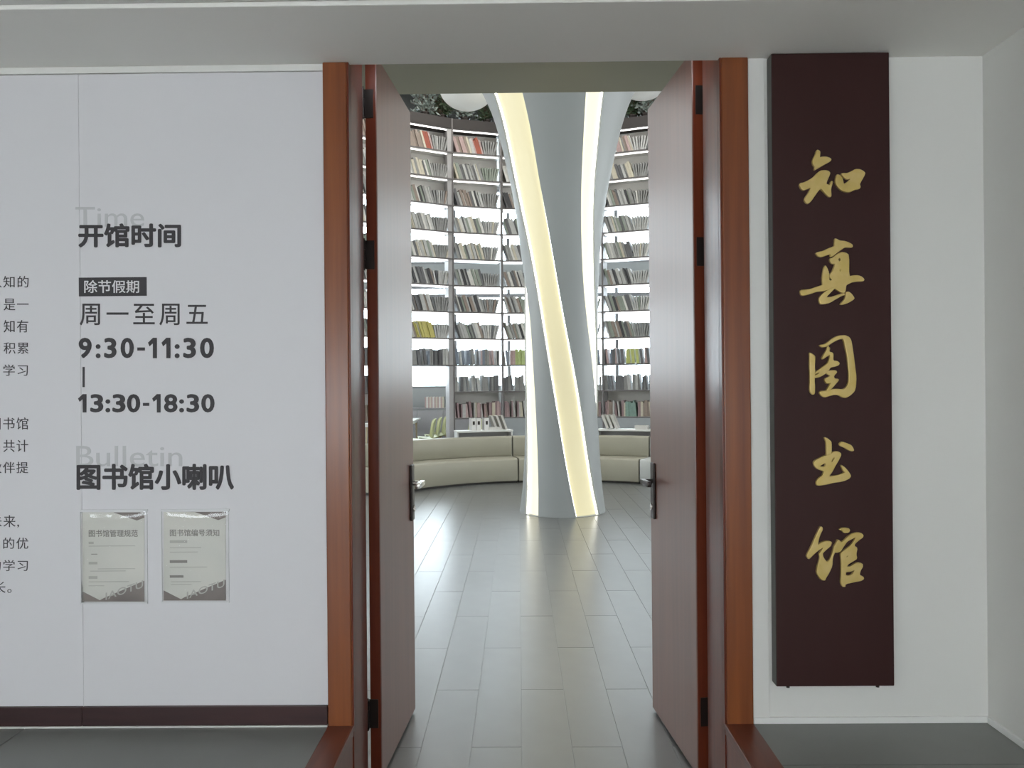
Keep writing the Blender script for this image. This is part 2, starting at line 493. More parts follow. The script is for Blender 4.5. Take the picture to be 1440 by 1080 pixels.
digits([(c, a / 4, b / 4) for c, a, b in (('9', 442, 515), (':', 538, 565), ('3', 585, 655), ('0', 678, 752), ('-', 772, 815), ('1', 832, 882), ('1', 908, 958),
        (':', 982, 1010), ('3', 1030, 1102), ('0', 1125, 1203))], 475, 503.7, 484, (488.6, 493), 'bold charcoal opening hours 9:30-11:30')
line('|', 116, 516, 119, 544.5, 'short charcoal vertical stroke between the two opening times', cat='lettering')
digits([(c, a / 3.375, b / 3.375) for c, a, b in (('1', 370, 410), ('3', 428, 490), (':', 500, 523), ('3', 533, 595), ('0', 602, 665), ('-', 678, 708), ('1', 722, 762),
        ('8', 778, 842), (':', 850, 873), ('3', 885, 945), ('0', 955, 1018))], 554.2, 580, 561.5, (566.5, 570.8), 'bold charcoal opening hours 13:30-18:30')
line('Bulletin', 107, 627, 256, 656, 'pale grey word Bulletin behind the dark notice heading', 'letter_pale', lift=0.0009)
line('图书馆小喇叭', 107.5, 652, 329, 689, 'bold charcoal heading 图书馆小喇叭 above the two notices', offset=0.032, lift=0.0020)
LN = iter(('first', 'second', 'third', 'fourth', 'fifth', 'sixth', 'seventh', 'eighth', 'ninth', 'tenth', 'eleventh', 'twelfth'))
for t, x0, y0, x1, y1 in (('认知的', -14.5, 388, 40, 404.5), ('是一', 5, 420, 40, 436.5), ('知有', 5, 450, 39.5, 467.5),
                          ('积累', 5, 481.5, 40, 497.5), ('学习', 4.5, 512.5, 39, 528.5), ('图书馆', -14.5, 587, 39.5, 604),
                          ('共计', 4.5, 618.5, 39.5, 635.5), ('伙伴提', -14.5, 649.5, 39.5, 665.5), ('未来,', -14.5, 724.5, 26.5, 742),
                          ('的优', 4.5, 756, 39.5, 772), ('的学习', -14.5, 787.5, 39, 803), ('长。', -9.5, 818, 16, 834)):
    line(t, x0, y0, x1, y1, 'small charcoal text line, ' + next(LN) + ' from the top at the left edge', space=1.12, group='small paragraph lines on the left wall')

# ------------------------------------------------------------------ notices in clear sleeves
def notice(ox, oy, w, h, title, blocks, label):
    root = tag(empty('notice_sheet', at(ox + w / 2, oy + h, YW - 0.001)), label, 'notice')
    inv = Matrix.Translation(-Vector(root.location))

    def put(o):
        o.parent = root
        o.matrix_parent_inverse = inv
        return o

    def quad(name, pts, m, lift, th=0.0006):
        bm = bmesh.new()
        a = [bm.verts.new(at(ox + w * u, oy + h * v, YW - lift)) for u, v in pts]
        b = [bm.verts.new(p.co + Vector((0, th, 0))) for p in a]
        n = len(a)
        bm.faces.new(a); bm.faces.new(b[::-1])
        for i in range(n): bm.faces.new((a[i], b[i], b[(i + 1) % n], a[(i + 1) % n]))
        return put(obj(name, bm, m))

    quad('sheet', [(0, 0), (1, 0), (1, 1), (0, 1)], M['paper'], 0.0022)
    quad('corner_print', [(0.50, 0.0), (1, 0), (1, 0.06), (0.88, 0.092)], M['paper_brown'], 0.0024, 0.0003)
    quad('corner_print', [(0, 0.885), (0.28, 0.985), (0.33, 0.965), (1, 0.765), (1, 1), (0, 1)], M['paper_brown'], 0.0024, 0.0003)
    put(letters('title_print', title, ox + w * 0.10, oy + h * 0.195, ox + w * 0.895, oy + h * 0.275, YW, M['print_grey'], None, 1.0, 0.016, 0.0026, 0.0002))
    b = letters('corner_lettering', 'IAOTU', 0, 0, 1, 1, YW, M['print_light'], None, 1.0, 0.0, 0.003, 0.0002)
    me = b.data
    for v in me.vertices:   # slant the word along the printed corner
        pass
    bpy.data.objects.remove(b)
    bm = font_mesh('IAOTU', 1.05, 0.01)
    xs = [v.co.x for v in bm.verts]
    for v in bm.verts:
        u = (v.co.x - min(xs)) / (max(xs) - min(xs)) if False else (v.co.x / 3.3)
        v.co = at(ox + w * (0.36 + 0.66 * u), oy + h * (0.985 - 0.155 * u - v.co.y * 0.115), YW - 0.003 - v.co.z)
    put(obj('corner_lettering', bm, M['print_light']))
    bm = bmesh.new()
    for (u0, v0, u1, v1, kind) in blocks:
        a0, a1 = at(ox + w * u0, oy + h * v0, YW - 0.0027), at(ox + w * u1, oy + h * v1, YW - 0.0027)
        add_box(bm, (a0.x, a0.y, a0.z), (a1.x, a1.y + 0.0003, a1.z), kind)
    put(obj('text_print', bm, [M['print_light'], M['print_grey']]))
    # clear sleeve: thin sheet with a raised rim and a few wrinkles
    bm = bmesh.new()
    nx, ny = 14, 18
    rr = random.Random(int(ox))
    g = {}
    for i in range(nx + 1):
        for j in range(ny + 1):
            u, v = -0.03 + 1.08 * i / nx, -0.015 + 1.03 * j / ny
            edge = i in (0, nx) or j in (0, ny)
            cr = 0.0018 * max(0, math.sin(7 * u + 5 * v + ox)) ** 4 + 0.0012 * rr.random()
            g[i, j] = bm.verts.new(at(ox + w * u, oy + h * v, YW - (0.0016 if edge else 0.0042 + cr)))
    for i in range(nx):
        for j in range(ny):
            bm.faces.new((g[i, j], g[i + 1, j], g[i + 1, j + 1], g[i, j + 1]))
    put(obj('sleeve', bm, M['sleeve'], None, True))
    bm = bmesh.new()
    for (u0, v0, u1, v1) in ((-0.045, -0.02, -0.015, 1.02), (1.03, -0.02, 1.06, 1.02), (-0.045, -0.028, 1.06, -0.012), (-0.045, 1.012, 1.06, 1.024)):
        a0, a1 = at(ox + w * u0, oy + h * v0, YW - 0.003), at(ox + w * u1, oy + h * v1, YW)
        add_box(bm, (a0.x, YW - 0.0028, a0.z), (a1.x, YW - 0.0003, a1.z))
    put(obj('sleeve_rim', bm, M['rim']))
    return root


M['rim'] = mat('pale_sleeve_rim', (0.66, 0.66, 0.67), 0.25, var=0.03)
notice(116, 720.5, 87, 125.5, '图书馆管理规范',
       [(0.10, 0.33, 0.18, 0.355, 0), (0.14, 0.465, 0.24, 0.472, 1), (0.10, 0.555, 0.24, 0.583, 0), (0.25, 0.63, 0.85, 0.635, 0), (0.12, 0.655, 0.7, 0.66, 0),
        (0.10, 0.715, 0.24, 0.745, 0), (0.10, 0.775, 0.75, 0.78, 0), (0.10, 0.82, 0.35, 0.826, 0), (0.1, 0.375, 0.85, 0.379, 0)],
       'left notice sheet 图书馆管理规范 in a clear sleeve under the bulletin heading')
notice(230, 720, 87.5, 124.5, '图书馆编号须知',
       [(0.10, 0.32, 0.38, 0.35, 0), (0.10, 0.545, 0.38, 0.575, 1), (0.10, 0.715, 0.32, 0.742, 1), (0.1, 0.40, 0.60, 0.405, 0), (0.1, 0.45, 0.55, 0.455, 0),
        (0.1, 0.62, 0.7, 0.625, 0), (0.12, 0.785, 0.6, 0.79, 0), (0.12, 0.815, 0.45, 0.82, 0)],
       'right notice sheet 图书馆编号须知 in a clear sleeve under the bulletin heading')

# ------------------------------------------------------------------ vertical name board
YB = 2.60
b0, b1 = at(1084, 82, YB), at(1256.5, 965, YB)
bx0, bx1, bz0 = at(1088.5, 560, YB).x, at(1254.8, 560, YB).x, at(1174, 965.5, YB).z
board = tag(empty('name_board', ((bx0 + bx1) / 2, YB, bz0)), 'tall maroon lacquered name board with gold calligraphy right of the doorway', 'sign')
bc = Vector(board.location)
binv = Matrix.Translation(-bc)
bm = bmesh.new()
add_box(bm, (bx0, YB, bz0), (bx1, YW - 0.001, ZC - 0.003), 0, 0.004)
for f in bm.faces:
    pass
bmesh.ops.recalc_face_normals(bm, faces=bm.faces)
for f in bm.faces:
    if f.normal.x < -0.8: f.material_index = 1
o = obj('board', bm, [M['sign'], M['sign_side']])
o.parent = board; o.matrix_parent_inverse = binv
for px in (1108, 1234):
    p = at(px, 965, YB + 0.02)
    bm = bmesh.new()
    add_cyl(bm, (p.x, YB + 0.02, bz0 - 0.010), (p.x, YB + 0.02, bz0 + 0.004), 0.006, seg=12)
    o = obj('stud', bm, M['blackmetal'])
    o.parent = board; o.matrix_parent_inverse = binv

CH = [
 ((1110, 200, 10.8), [
  [[(410,130),(445,150),(450,165),(443,250),(480,235),(540,235),(600,255),(618,275),(605,300),(540,335),(470,375),(400,415),(372,435),(365,420),(372,385),(345,350),(335,305),(350,260),(385,190),(392,150)]],
  [[(455,445),(520,440),(575,450),(598,475),(595,500),(570,560),(545,620),(542,648),(590,665),(600,640),(620,605),(638,608),(636,640),(618,690),(612,740),(618,800),(615,838),(585,838),(540,800),(490,745),(460,712),(420,750),(370,820),(320,895),(275,942),(240,935),(212,890),(222,855),(270,785),(312,700),(250,720),(200,742),(165,720),(138,665),(150,635),(200,628),(280,590),(350,545),(410,480)]],
  [[(700,505),(740,510),(775,545),(795,600),(803,650),(850,630),(890,590),(905,560),(860,575),(815,550),(775,505),(780,485),(860,485),(920,460),(980,425),(1040,425),(1090,445),(1130,480),(1110,530),(1070,600),(1045,650),(1058,690),(1040,720),(980,728),(900,768),(840,765),(780,745),(730,705),(690,650),(680,600)]]]),
 ((1110, 330, 9.818), [
  [[(612,62),(640,70),(680,92),(760,100),(820,125),(855,150),(855,180),(810,182),(750,180),(700,212),(640,255),(585,300),(548,314),(555,290),(548,272),(500,290),(430,315),(385,308),(350,268),(370,252),(450,235),(520,200),(605,170),(610,110)]],
  [[(545,335),(580,328),(640,276),(700,248),(760,257),(805,290),(805,585),(860,570),(930,568),(985,590),(1015,625),(1000,648),(920,650),(850,660),(785,690),(765,705),(755,790),(735,808),(690,800),(640,765),(590,735),(520,765),(440,785),(360,790),(280,820),(200,843),(150,845),(135,800),(145,772),(200,765),(280,755),(360,725),(430,705),(445,690),(438,620),(450,530),(462,460),(480,430),(505,470),(528,530),(530,640),(560,640),(575,625),(545,600),(540,560),(580,510),(605,450),(612,410),(570,408),(545,375)],
   [(650,345),(680,325),(692,360),(672,382)], [(675,488),(692,480),(692,515),(675,515)]],
  [[(570,735),(610,745),(560,795),(505,850),(492,870),(560,868),(640,842),(720,812),(765,830),(700,850),(620,895),(540,945),(470,962),(410,962),(395,910),(400,870),(430,835),(480,790)]],
  [[(760,800),(800,795),(840,825),(878,880),(860,905),(790,945),(720,970),(682,968),(710,935),(745,900),(760,850)]]]),
 ((1120, 465, 10.8), [
  [[(180,338),(215,350),(255,380),(268,405),(258,560),(268,620),(255,760),(262,850),(258,960),(225,968),(195,935),(185,890),(192,700),(185,500),(188,400)]],
  [[(335,232),(350,218),(410,210),(480,160),(560,105),(630,78),(720,75),(780,100),(810,150),(825,230),(850,400),(868,560),(888,700),(880,850),(860,920),(800,980),(730,1018),(680,1012),(620,975),(560,970),(480,990),(410,1012),(365,990),(335,950),(345,918),(430,912),(500,895),(580,885),(690,895),(740,860),(775,790),(780,700),(775,600),(760,450),(745,350),(720,240),(700,150),(685,125),(620,135),(540,175),(480,215),(440,245),(380,255)]],
  [[(455,235),(490,265),(475,325),(520,335),(540,350),(535,460),(600,465),(635,495),(620,525),(560,545),(500,555),(470,600),(440,640),(380,680),(330,705),(258,718),(258,680),(300,668),(345,625),(300,640),(258,668),(258,645),(330,590),(400,540),(455,500),(485,420),(490,360),(430,400),(385,435),(365,425),(400,360),(440,300)]],
  [[(440,615),(520,605),(580,608),(595,635),(560,670),(545,700),(560,730),(610,735),(625,748),(590,790),(540,850),(490,900),(430,920),(470,850),(510,790),(440,808),(410,760),(415,730),(480,700),(490,680),(440,655)]]]),
 ((1130, 605, 12.0), [
  [[(585,232),(610,200),(640,195),(720,225),(780,250),(810,290),(828,340),(790,352),(730,330),(670,285),(600,260)]],
  [[(335,118),(380,135),(430,175),(450,205),(448,380),(440,480),(420,545),(395,545),(370,480),(365,200),(350,165)]],
  [[(150,530),(200,490),(290,445),(370,418),(450,385),(490,358),(560,355),(605,385),(608,420),(570,500),(510,600),(460,700),(400,775),(480,765),(560,755),(640,725),(680,700),(645,680),(610,590),(630,590),(690,640),(740,700),(775,765),(750,805),(680,840),(600,862),(480,878),(380,905),(250,925),(200,920),(200,850),(240,800),(300,765),(325,690),(260,665),(200,640),(160,595)],
   [(250,600),(290,575),(345,545),(350,605),(280,612)], [(445,540),(460,480),(500,435),(500,470),(470,520)]]]),
 ((1120, 730, 10.8), [
  [[(345,108),(375,115),(380,150),(350,210),(320,290),(305,390),(360,350),(430,325),(490,328),(520,345),(500,400),(450,440),(400,485),(378,510),(385,560),(420,620),(450,640),(490,610),(520,540),(545,460),(555,400),(590,355),(605,305),(640,320),(660,345),(700,325),(760,260),(830,215),(900,200),(960,205),(995,235),(985,270),(930,310),(870,360),(860,400),(905,430),(885,520),(900,590),(850,625),(770,670),(740,710),(800,715),(850,680),(910,652),(985,670),(985,715),(950,770),(935,840),(1000,870),(1000,900),(960,925),(850,945),(720,975),(722,1015),(680,1012),(655,960),(665,850),(665,600),(650,510),(720,460),(800,400),(850,340),(885,265),(830,285),(750,330),(700,400),(650,480),(600,498),(565,490),(530,580),(525,700),(480,800),(420,900),(415,918),(360,915),(320,860),(290,800),(300,720),(325,640),(340,570),(325,520),(350,490),(400,410),(330,450),(260,510),(200,570),(170,598),(140,560),(150,520),(210,410),(270,270),(330,140)],
   [(730,790),(800,790),(850,762),(865,770),(820,845),(730,850)], [(740,550),(775,535),(742,570)]],
  [[(635,150),(670,128),(770,128),(792,160),(775,195),(700,200),(670,168)]]]),
]


def smooth_poly(pts):
    """one round of corner cutting keeps the brushed outline soft"""
    out = []
    n = len(pts)
    for i in range(n):
        a, b = Vector(pts[i]), Vector(pts[(i + 1) % n])
        out += [a * 0.8 + b * 0.2, a * 0.2 + b * 0.8]
    return out


NAMES = ['知', '真', '图', '书', '馆']
for ci, ((ox, oy, s), strokes) in enumerate(CH):
    bmc = bmesh.new()
    for si, loops in enumerate(strokes):
        cu = bpy.data.curves.new('c', 'CURVE')
        cu.dimensions = '2D'
        cu.fill_mode = 'BOTH'
        cu.extrude = 0.004
        cu.bevel_depth = 0.0022
        cu.bevel_resolution = 2
        cu.offset = -0.0010
        for lp in loops:
            pp = smooth_poly(lp)
            sp = cu.splines.new('POLY')
            sp.points.add(len(pp) - 1)
            for k, q in enumerate(pp):
                p = at(ox + q[0] / s, oy + q[1] / s, YB)
                sp.points[k].co = (p.x, p.z, 0, 1)
            sp.use_cyclic_u = True
        to = bpy.data.objects.new('c', cu)
        col.objects.link(to)
        dg = bpy.context.evaluated_depsgraph_get(); dg.update()
        me = bpy.data.meshes.new_from_object(to.evaluated_get(dg))
        bpy.data.objects.remove(to)
        me.transform(Matrix(((1, 0, 0, 0), (0, 0, -1, YB - 0.0055 - 0.0004 * si), (0, 1, 0, 0), (0, 0, 0, 1))))
        bmc.from_mesh(me)
    o = obj('gold_character', bmc, M['gold'])
    o['label'] = 'raised gold brush-script character ' + NAMES[ci]
    o.parent = board; o.matrix_parent_inverse = binv

# ------------------------------------------------------------------ library hall: floor
fl = struct(box('floor', (-8.2, -3.2, -0.12), (9.2, 19.2, -0.0035), M['slab']))
tile_me = None
TW, TL = 0.21, 1.21
for i in range(-9, 13):
    yoff = 3.82 if i % 2 == 0 else 3.215
    for j in range(-1, 8):
        y0 = yoff + (j - 0) * TL
        x0 = i * TW
        if tile_me is None:
            o = box('tile', (0.0014, 0.0014, -0.012), (TW - 0.0014, TL - 0.0014, 0.0), M['tile'], fl, 0.0008)
            tile_me = o.data
        else:
            o = bpy.data.objects.new('tile', tile_me)
            link(o, fl)
        o.location = (x0, y0, rnd.uniform(-0.0004, 0.0002))
# sunken approach floor between the corridor platforms
tag(struct(box('floor_threshold', (XL - 0.004, -3.2, -0.0034), (XR + 0.004, 2.60, -0.0005), M['slab'])))

# passage just inside the door
struct(box('wall_passage_left', (-1.15, YJ + 0.001, 0), (-0.88, 4.3, 3.15), M['wall']))
struct(box('wall_passage_right', (1.06, YJ + 0.001, 0), (1.3, 4.3, 3.15), M['wall']))
zp = at(740, 130.5, 4.3).z
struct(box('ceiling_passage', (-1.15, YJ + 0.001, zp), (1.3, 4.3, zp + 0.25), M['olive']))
struct(box('wall_hall_front', (-8.0, 4.1, 0), (-1.15, 4.3, 7.0), M['wall']))
struct(box('wall_hall_front_right', (1.3, 4.1, 0), (9.0, 4.3, 7.0), M['wall']))
struct(box('wall_hall_front_top', (-1.15, 4.1, zp + 0.25), (1.3, 4.3, 7.0), M['wall']))
struct(box('ceiling_hall', (-8.0, 4.1, 6.75), (9.0, 13.9, 6.95), M['white']))
struct(box('wall_hall_left', (-8.2, 4.1, 0), (-8.0, 17.7, 7.0), M['wall']))
struct(box('wall_hall_right', (9.0, 4.1, 0), (9.2, 17.7, 7.0), M['wall']))
struct(box('ceiling_reading_area', (-8.0, 13.9, 6.02), (9.0, 17.7, 6.2), M['wall']))

# window wall behind the shelves
YG = 17.5
wz0, wz1, wz2, wz3 = 1.44, 3.76, 4.27, 5.95
wwall = struct(empty('wall_window_side'))
box('lower_wall', (-8.0, YG, 0), (9.0, YG + 0.2, wz0), M['beam'], wwall)
box('spandrel', (-8.0, YG, wz1), (9.0, YG + 0.2, wz2), M['beam'], wwall)
box('upper_wall', (-8.0, YG, wz3), (9.0, YG + 0.2, 6.3), M['beam'], wwall)
n = 0
xw = -1.44 - 1.23 * 4
while xw < 8.0:
    for (za, zb) in ((wz0, wz1), (wz2, wz3)):
        n += 1
        wn = struct(empty('window_%d' % n, (xw, YG, za)))
        W_, H_ = 1.23, zb - za
        bm = bmesh.new()
        add_box(bm, (0, 0, 0), (0.035, 0.09, H_)); add_box(bm, (W_ - 0.035, 0, 0), (W_, 0.09, H_))
        add_box(bm, (0.035, 0, 0), (W_ - 0.035, 0.09, 0.05)); add_box(bm, (0.035, 0, H_ - 0.05), (W_ - 0.035, 0.09, H_))
        obj('window_frame', bm, M['frame'], wn)
        if za < 2:
            box('transom', (0.035, 0.0, 2.06), (W_ - 0.035, 0.08, 2.14), M['frame'], wn)
            if xw < -1.5:
                box('transom', (0.035, 0.0, 0.70), (W_ - 0.035, 0.08, 0.80), M['frame'], wn)
        box('pane', (0.03, 0.04, 0.04), (W_ - 0.03, 0.046, H_ - 0.04), M['glass'], wn)
    xw += 1.23

# ------------------------------------------------------------------ tree-like column with backlit strips
CX, CY = at(789.5, 540, 9.2).x, 9.2
RT = [(0, .511), (.33, .468), (.92, .437), (1.35, .434), (2.0, .436), (2.71, .447), (3.31, .494), (3.65, .537), (3.96, .596),
      (4.63, .75), (4.95, .869), (5.3, 1.06), (5.8, 1.45), (6.3, 2.05), (6.6, 2.7), (6.75, 3.1)]


def lerp(tab, z):
    if z <= tab[0][0]: return tab[0][1]
    for (a, va), (b, vb) in zip(tab, tab[1:]):
        if z <= b:
            t = (z - a) / (b - a)
            return va + (vb - va) * t
    return tab[-1][1]


def smooth_tab(tab):
    def f(z):
        return sum(lerp(tab, max(0, min(6.75, z + d))) for d in (-.24, -.12, 0, .12, .24)) / 5 if 0.3 < z < 6.4 else lerp(tab, z)
    return f


RF = smooth_tab(RT)
ZK = (0, 1.35, 2.37, 3.0, 3.73, 4.97, 6.75)


def tabf(vals):
    return smooth_tab(list(zip(ZK, vals)))


STR = [  # left edge, right edge angles
    (tabf((14.7, -13.6, -36.6, -52, -70, -66, -62)), tabf((54, 26, -1, -14, -26.5, -35, -38)), 'glow'),
    (tabf((110, 62, 36.6, 28, 22.6, 18, 15)), tabf((140, 88, 67, 54, 42.6, 34, 31)), 'glow_white'),
    (tabf((200, 165, 150, 130, 110, 100, 95)), tabf((235, 200, 185, 165, 145, 130, 125)), 'glow'),
    (tabf((298, 275, 265, 245, 210, 195, 190)), tabf((324, 312, 302, 280, 250, 230, 225)), 'glow_white')]
NZ = 70


def cpt(deg, z, dr=0.0):
    a = math.radians(deg)
    r = RF(z) + dr
    return (r * math.sin(a), -r * math.cos(a), z)


colu = tag(empty('lit_column', (CX, CY, 0)), 'flared pale grey column with twisting warm backlit strips in the middle of the hall', 'column')
ZS = [6.75 * k / NZ for k in range(NZ + 1)]
for k in range(4):
    l0, r0, mk = STR[k]
    l1 = STR[(k + 1) % 4][0]
    add = 360 if k == 3 else 0
    # solid panel between this strip's right edge and the next strip's left edge
    bm = bmesh.new()
    na = 18
    prev = None
    for z in ZS:
        a0, a1 = r0(z), l1(z) + add
        row = [bm.verts.new(cpt(a0, z, -0.07))]
        row += [bm.verts.new(cpt(a0 + (a1 - a0) * i / na, z, 0.0)) for i in range(na + 1)]
        row.append(bm.verts.new(cpt(a1, z, -0.07)))
        if prev:
            for i in range(len(row) - 1):
                f = bm.faces.new((prev[i], prev[i + 1], row[i + 1], row[i]))
        prev = row
    obj('column_panel', bm, M['colpaint'], colu, True, 0.7)
    bm = bmesh.new()
    prev = None
    for z in ZS:
        a0, a1 = l0(z), r0(z)
        row = [bm.verts.new(cpt(a0 + (a1 - a0) * i / 8, z, -0.045)) for i in range(9)]
        if prev:
            for i in range(8):
                bm.faces.new((prev[i], prev[i + 1], row[i + 1], row[i]))
        prev = row
    obj('light_panel', bm, M[mk], colu, True)
    for e in (0, 1):
        bm = bmesh.new()
        prev = None
        for z in ZS:
            a = l0(z) if e == 0 else r0(z)
            da = math.degrees(0.009 / RF(z)) * (1 if e == 0 else -1)
            row = [bm.verts.new(cpt(a, z, -0.022)), bm.verts.new(cpt(a + da, z, -0.022)), bm.verts.new(cpt(a + da, z, -0.044)), bm.verts.new(cpt(a, z, -0.044))]
            if prev:
                for i in range(4):
                    bm.faces.new((prev[i], prev[(i + 1) % 4], row[(i + 1) % 4], row[i]))
            prev = row
        obj('light_strip', bm, M['led'], colu)
bm = bmesh.new()
add_cyl(bm, (0, 0, 0.0), (0, 0, 0.006), 0.517, seg=64)
obj('base_ring', bm, M['colpaint'], colu)

# ------------------------------------------------------------------ hanging white dome lamps
def dome(px, py, Y, R, label):
    c = at(px, py, Y)
    root = tag(empty('pendant_dome', (c.x, c.y, c.z)), label, 'lamp')
    bm = bmesh.new()
    prof = [(0, 0)] + [(R * math.sin(a), R * 0.8 * (1 - math.cos(a))) for a in [PI * k / 28 for k in range(1, 15)]] + [(R * 0.96, R * 0.86), (R * .6, R * 1.05), (0.03, R * 1.12)]
    seg = 40
    rings = []
    for (r, z) in prof:
        rings.append([bm.verts.new((r * math.cos(2 * PI * k / seg), r * math.sin(2 * PI * k / seg), z)) for k in range(seg)] if r > 0 else [bm.verts.new((0, 0, z))])
    for a, b in zip(rings, rings[1:]):
        for k in range(seg):
            if len(a) == 1: bm.faces.new((a[0], b[k], b[(k + 1) % seg]))
            else: bm.faces.new((a[k], b[k], b[(k + 1) % seg], a[(k + 1) % seg]))
    bm.faces.new(rings[-1])
    obj('shade', bm, M['white'], root, True, 0.8)
    bm = bmesh.new()
    add_cyl(bm, (0, 0, R * 1.1), (0, 0, 6.76 - c.z), 0.012, seg=8)
    obj('cord', bm, M['white'], root)
    return root


dome(657, 154, 11.0, 0.40, 'white dome lamp hanging left of the lit column')
dome(905, 139, 11.0, 0.40, 'white dome lamp hanging right of the lit column, mostly behind the door')

# ------------------------------------------------------------------ curved banquette
SR0, SR1, SR2 = 2.64, 3.10, 3.24


def arc_solid(a0, a1, prof, n=14, crown=0.0):
    """profile (r,z) list swept from angle a0 to a1 (degrees) about the hall centre, angle 0 = straight away from camera"""
    bm = bmesh.new()
    prev = first = None
    for i in range(n + 1):
        a = math.radians(a0 + (a1 - a0) * i / n)
        row = [bm.verts.new((r * math.sin(a), r * math.cos(a), z)) for r, z in prof]
        if prev:
            for k in range(len(prof)):
                bm.faces.new((prev[k], prev[(k + 1) % len(prof)], row[(k + 1) % len(prof)], row[k]))
        else:
            first = row
        prev = row
    bm.faces.new(first)
    bm.faces.new(prev[::-1])
    return bm


def rprof(r0, r1, z0, z1, b=0.03):
    return [(r0, z0 + b * .6), (r0 + b * .3, z0), (r1 - b * .3, z0), (r1, z0 + b * .6), (r1, z1 - b), (r1 - b * .35, z1 - b * .35), (r1 - b, z1),
            (r0 + b, z1), (r0 + b * .35, z1 - b * .35), (r0, z1 - b)]


for a0, a1, m, lab in ((-62, -11.5, 'sofa', 'cream leather curved bench module left of the column, ending at the dark seam'),
                       (-11.5, 8, 'sofa', 'cream leather curved bench module directly behind the column'),
                       (8, 29, 'sofa', 'cream leather curved bench module right of the column'),
                       (29, 52, 'sofa_grey', 'pale grey curved bench module at the right door lever')):
    r = tag(empty('curved_bench', (CX, CY, 0)), lab, 'bench', 'modules of the curved bench')
    g = 0.25
    obj('seat', arc_solid(a0 + g, a1 - g, rprof(SR0, SR2 - 0.01, 0.035, 0.375)), M[m], r, True, 0.8)
    obj('backrest', arc_solid(a0 + g, a1 - g, rprof(SR1, SR2, 0.378, 0.69, 0.035)), M[m], r, True, 0.8)
    obj('plinth', arc_solid(a0 + g, a1 - g, [(SR0 + .05, 0), (SR2 - .05, 0), (SR2 - .05, .034), (SR0 + .05, .034)]), M['plinth'], r)

# ------------------------------------------------------------------ curved bookcase
RS = 4.05      # shelf front
RD = 0.30      # depth
STEP = 12.2
A0 = -11.0
ZSH = [5.44 - 0.4485 * i for i in range(11)]
ORD = ['top', 'second', 'third', 'fourth', 'fifth', 'sixth', 'seventh', 'eighth', 'ninth', 'tenth', 'lowest']
BN = {-6: 'bookcase bay at the far left end of the curve, out of sight', -5: 'second bookcase bay from the left end of the curve, out of sight',
      4: 'second bookcase bay from the right end of the curve, out of sight', 5: 'bookcase bay at the far right end of the curve, out of sight', -4: 'bookcase bay just behind the left door leaf', -3: 'bookcase bay beside the left door leaf, with a low window instead of lower shelves',
      -2: 'full bookcase bay second from the left door leaf, between two dark posts', -1: 'bookcase bay just left of the lit column',
      0: 'bookcase bay hidden behind the lit column', 1: 'bookcase bay right of the lit column beside the right door leaf',
      2: 'bookcase bay behind the right door leaf', 3: 'second bookcase bay behind the right door leaf'}
BS = {-3: 'leftmost visible bay', -2: 'second bay', -1: 'third bay', 1: 'rightmost bay'}


def ordn(n):
    return {1: 'first', 2: 'second', 3: 'third'}.get(n, '%dth' % n if n != 21 else '21st')



def bay_frame(k):
    """returns origin and local axes of bay k: u along the shelf, v outward"""
    a = math.radians(A0 + (k + 1) * STEP)
    b = math.radians(A0 + (k + 2) * STEP)
    p = Vector((CX + RS * math.sin(a), CY + RS * math.cos(a), 0))
    q = Vector((CX + RS * math.sin(b), CY + RS * math.cos(b), 0))
    return p, q


book_cols = []
for nm, c in (('charcoal', (0.05, 0.05, 0.055)), ('dark grey', (0.12, 0.12, 0.125)), ('mid grey', (0.24, 0.24, 0.235)), ('pale grey', (0.42, 0.42, 0.41)),
              ('off-white', (0.58, 0.57, 0.54)), ('taupe', (0.25, 0.20, 0.17)), ('cream', (0.50, 0.46, 0.37)), ('grey-green', (0.24, 0.27, 0.23)),
              ('brick red', (0.30, 0.075, 0.045)), ('dusty pink', (0.40, 0.29, 0.28)), ('slate blue', (0.17, 0.20, 0.25)), ('yellow-green', (0.42, 0.45, 0.14)),
              ('olive yellow', (0.47, 0.42, 0.13)), ('light green', (0.42, 0.50, 0.22)), ('mauve', (0.27, 0.19, 0.20)), ('sea green', (0.20, 0.30, 0.26))):
    book_cols.append((nm, mat('book_cover_' + nm.replace(' ', '_').replace('-', '_'), c, 0.55, var=0.10, scale=25)))
BC = {nm: i for i, (nm, _) in enumerate(book_cols)}


def book_mesh(w, d, h, ci):
    """cover wraps spine (front, y=0) and both sides; page block recessed on top, bottom and fore edge"""
    bm = bmesh.new()
    t = 0.003
    add_box(bm, (0, 0, 0), (t, d, h), 0); add_box(bm, (w - t, 0, 0), (w, d, h), 0); add_box(bm, (t, 0, 0), (w - t, t, h), 0)
    add_box(bm, (t, t, 0.004), (w - t, d - 0.006, h - 0.004), 1)
    return bm


mesh_cache = {}


def get_book(w, d, h, ci):
    key = (round(w, 3), round(h, 2), ci)
    if key not in mesh_cache:
        bm = book_mesh(key[0], d, key[1], ci)
        me = bpy.data.meshes.new('book')
        bm.to_mesh(me); bm.free()
        me.materials.append(book_cols[ci][1]); me.materials.append(M['pages'])
        mesh_cache[key] = me
    return mesh_cache[key]


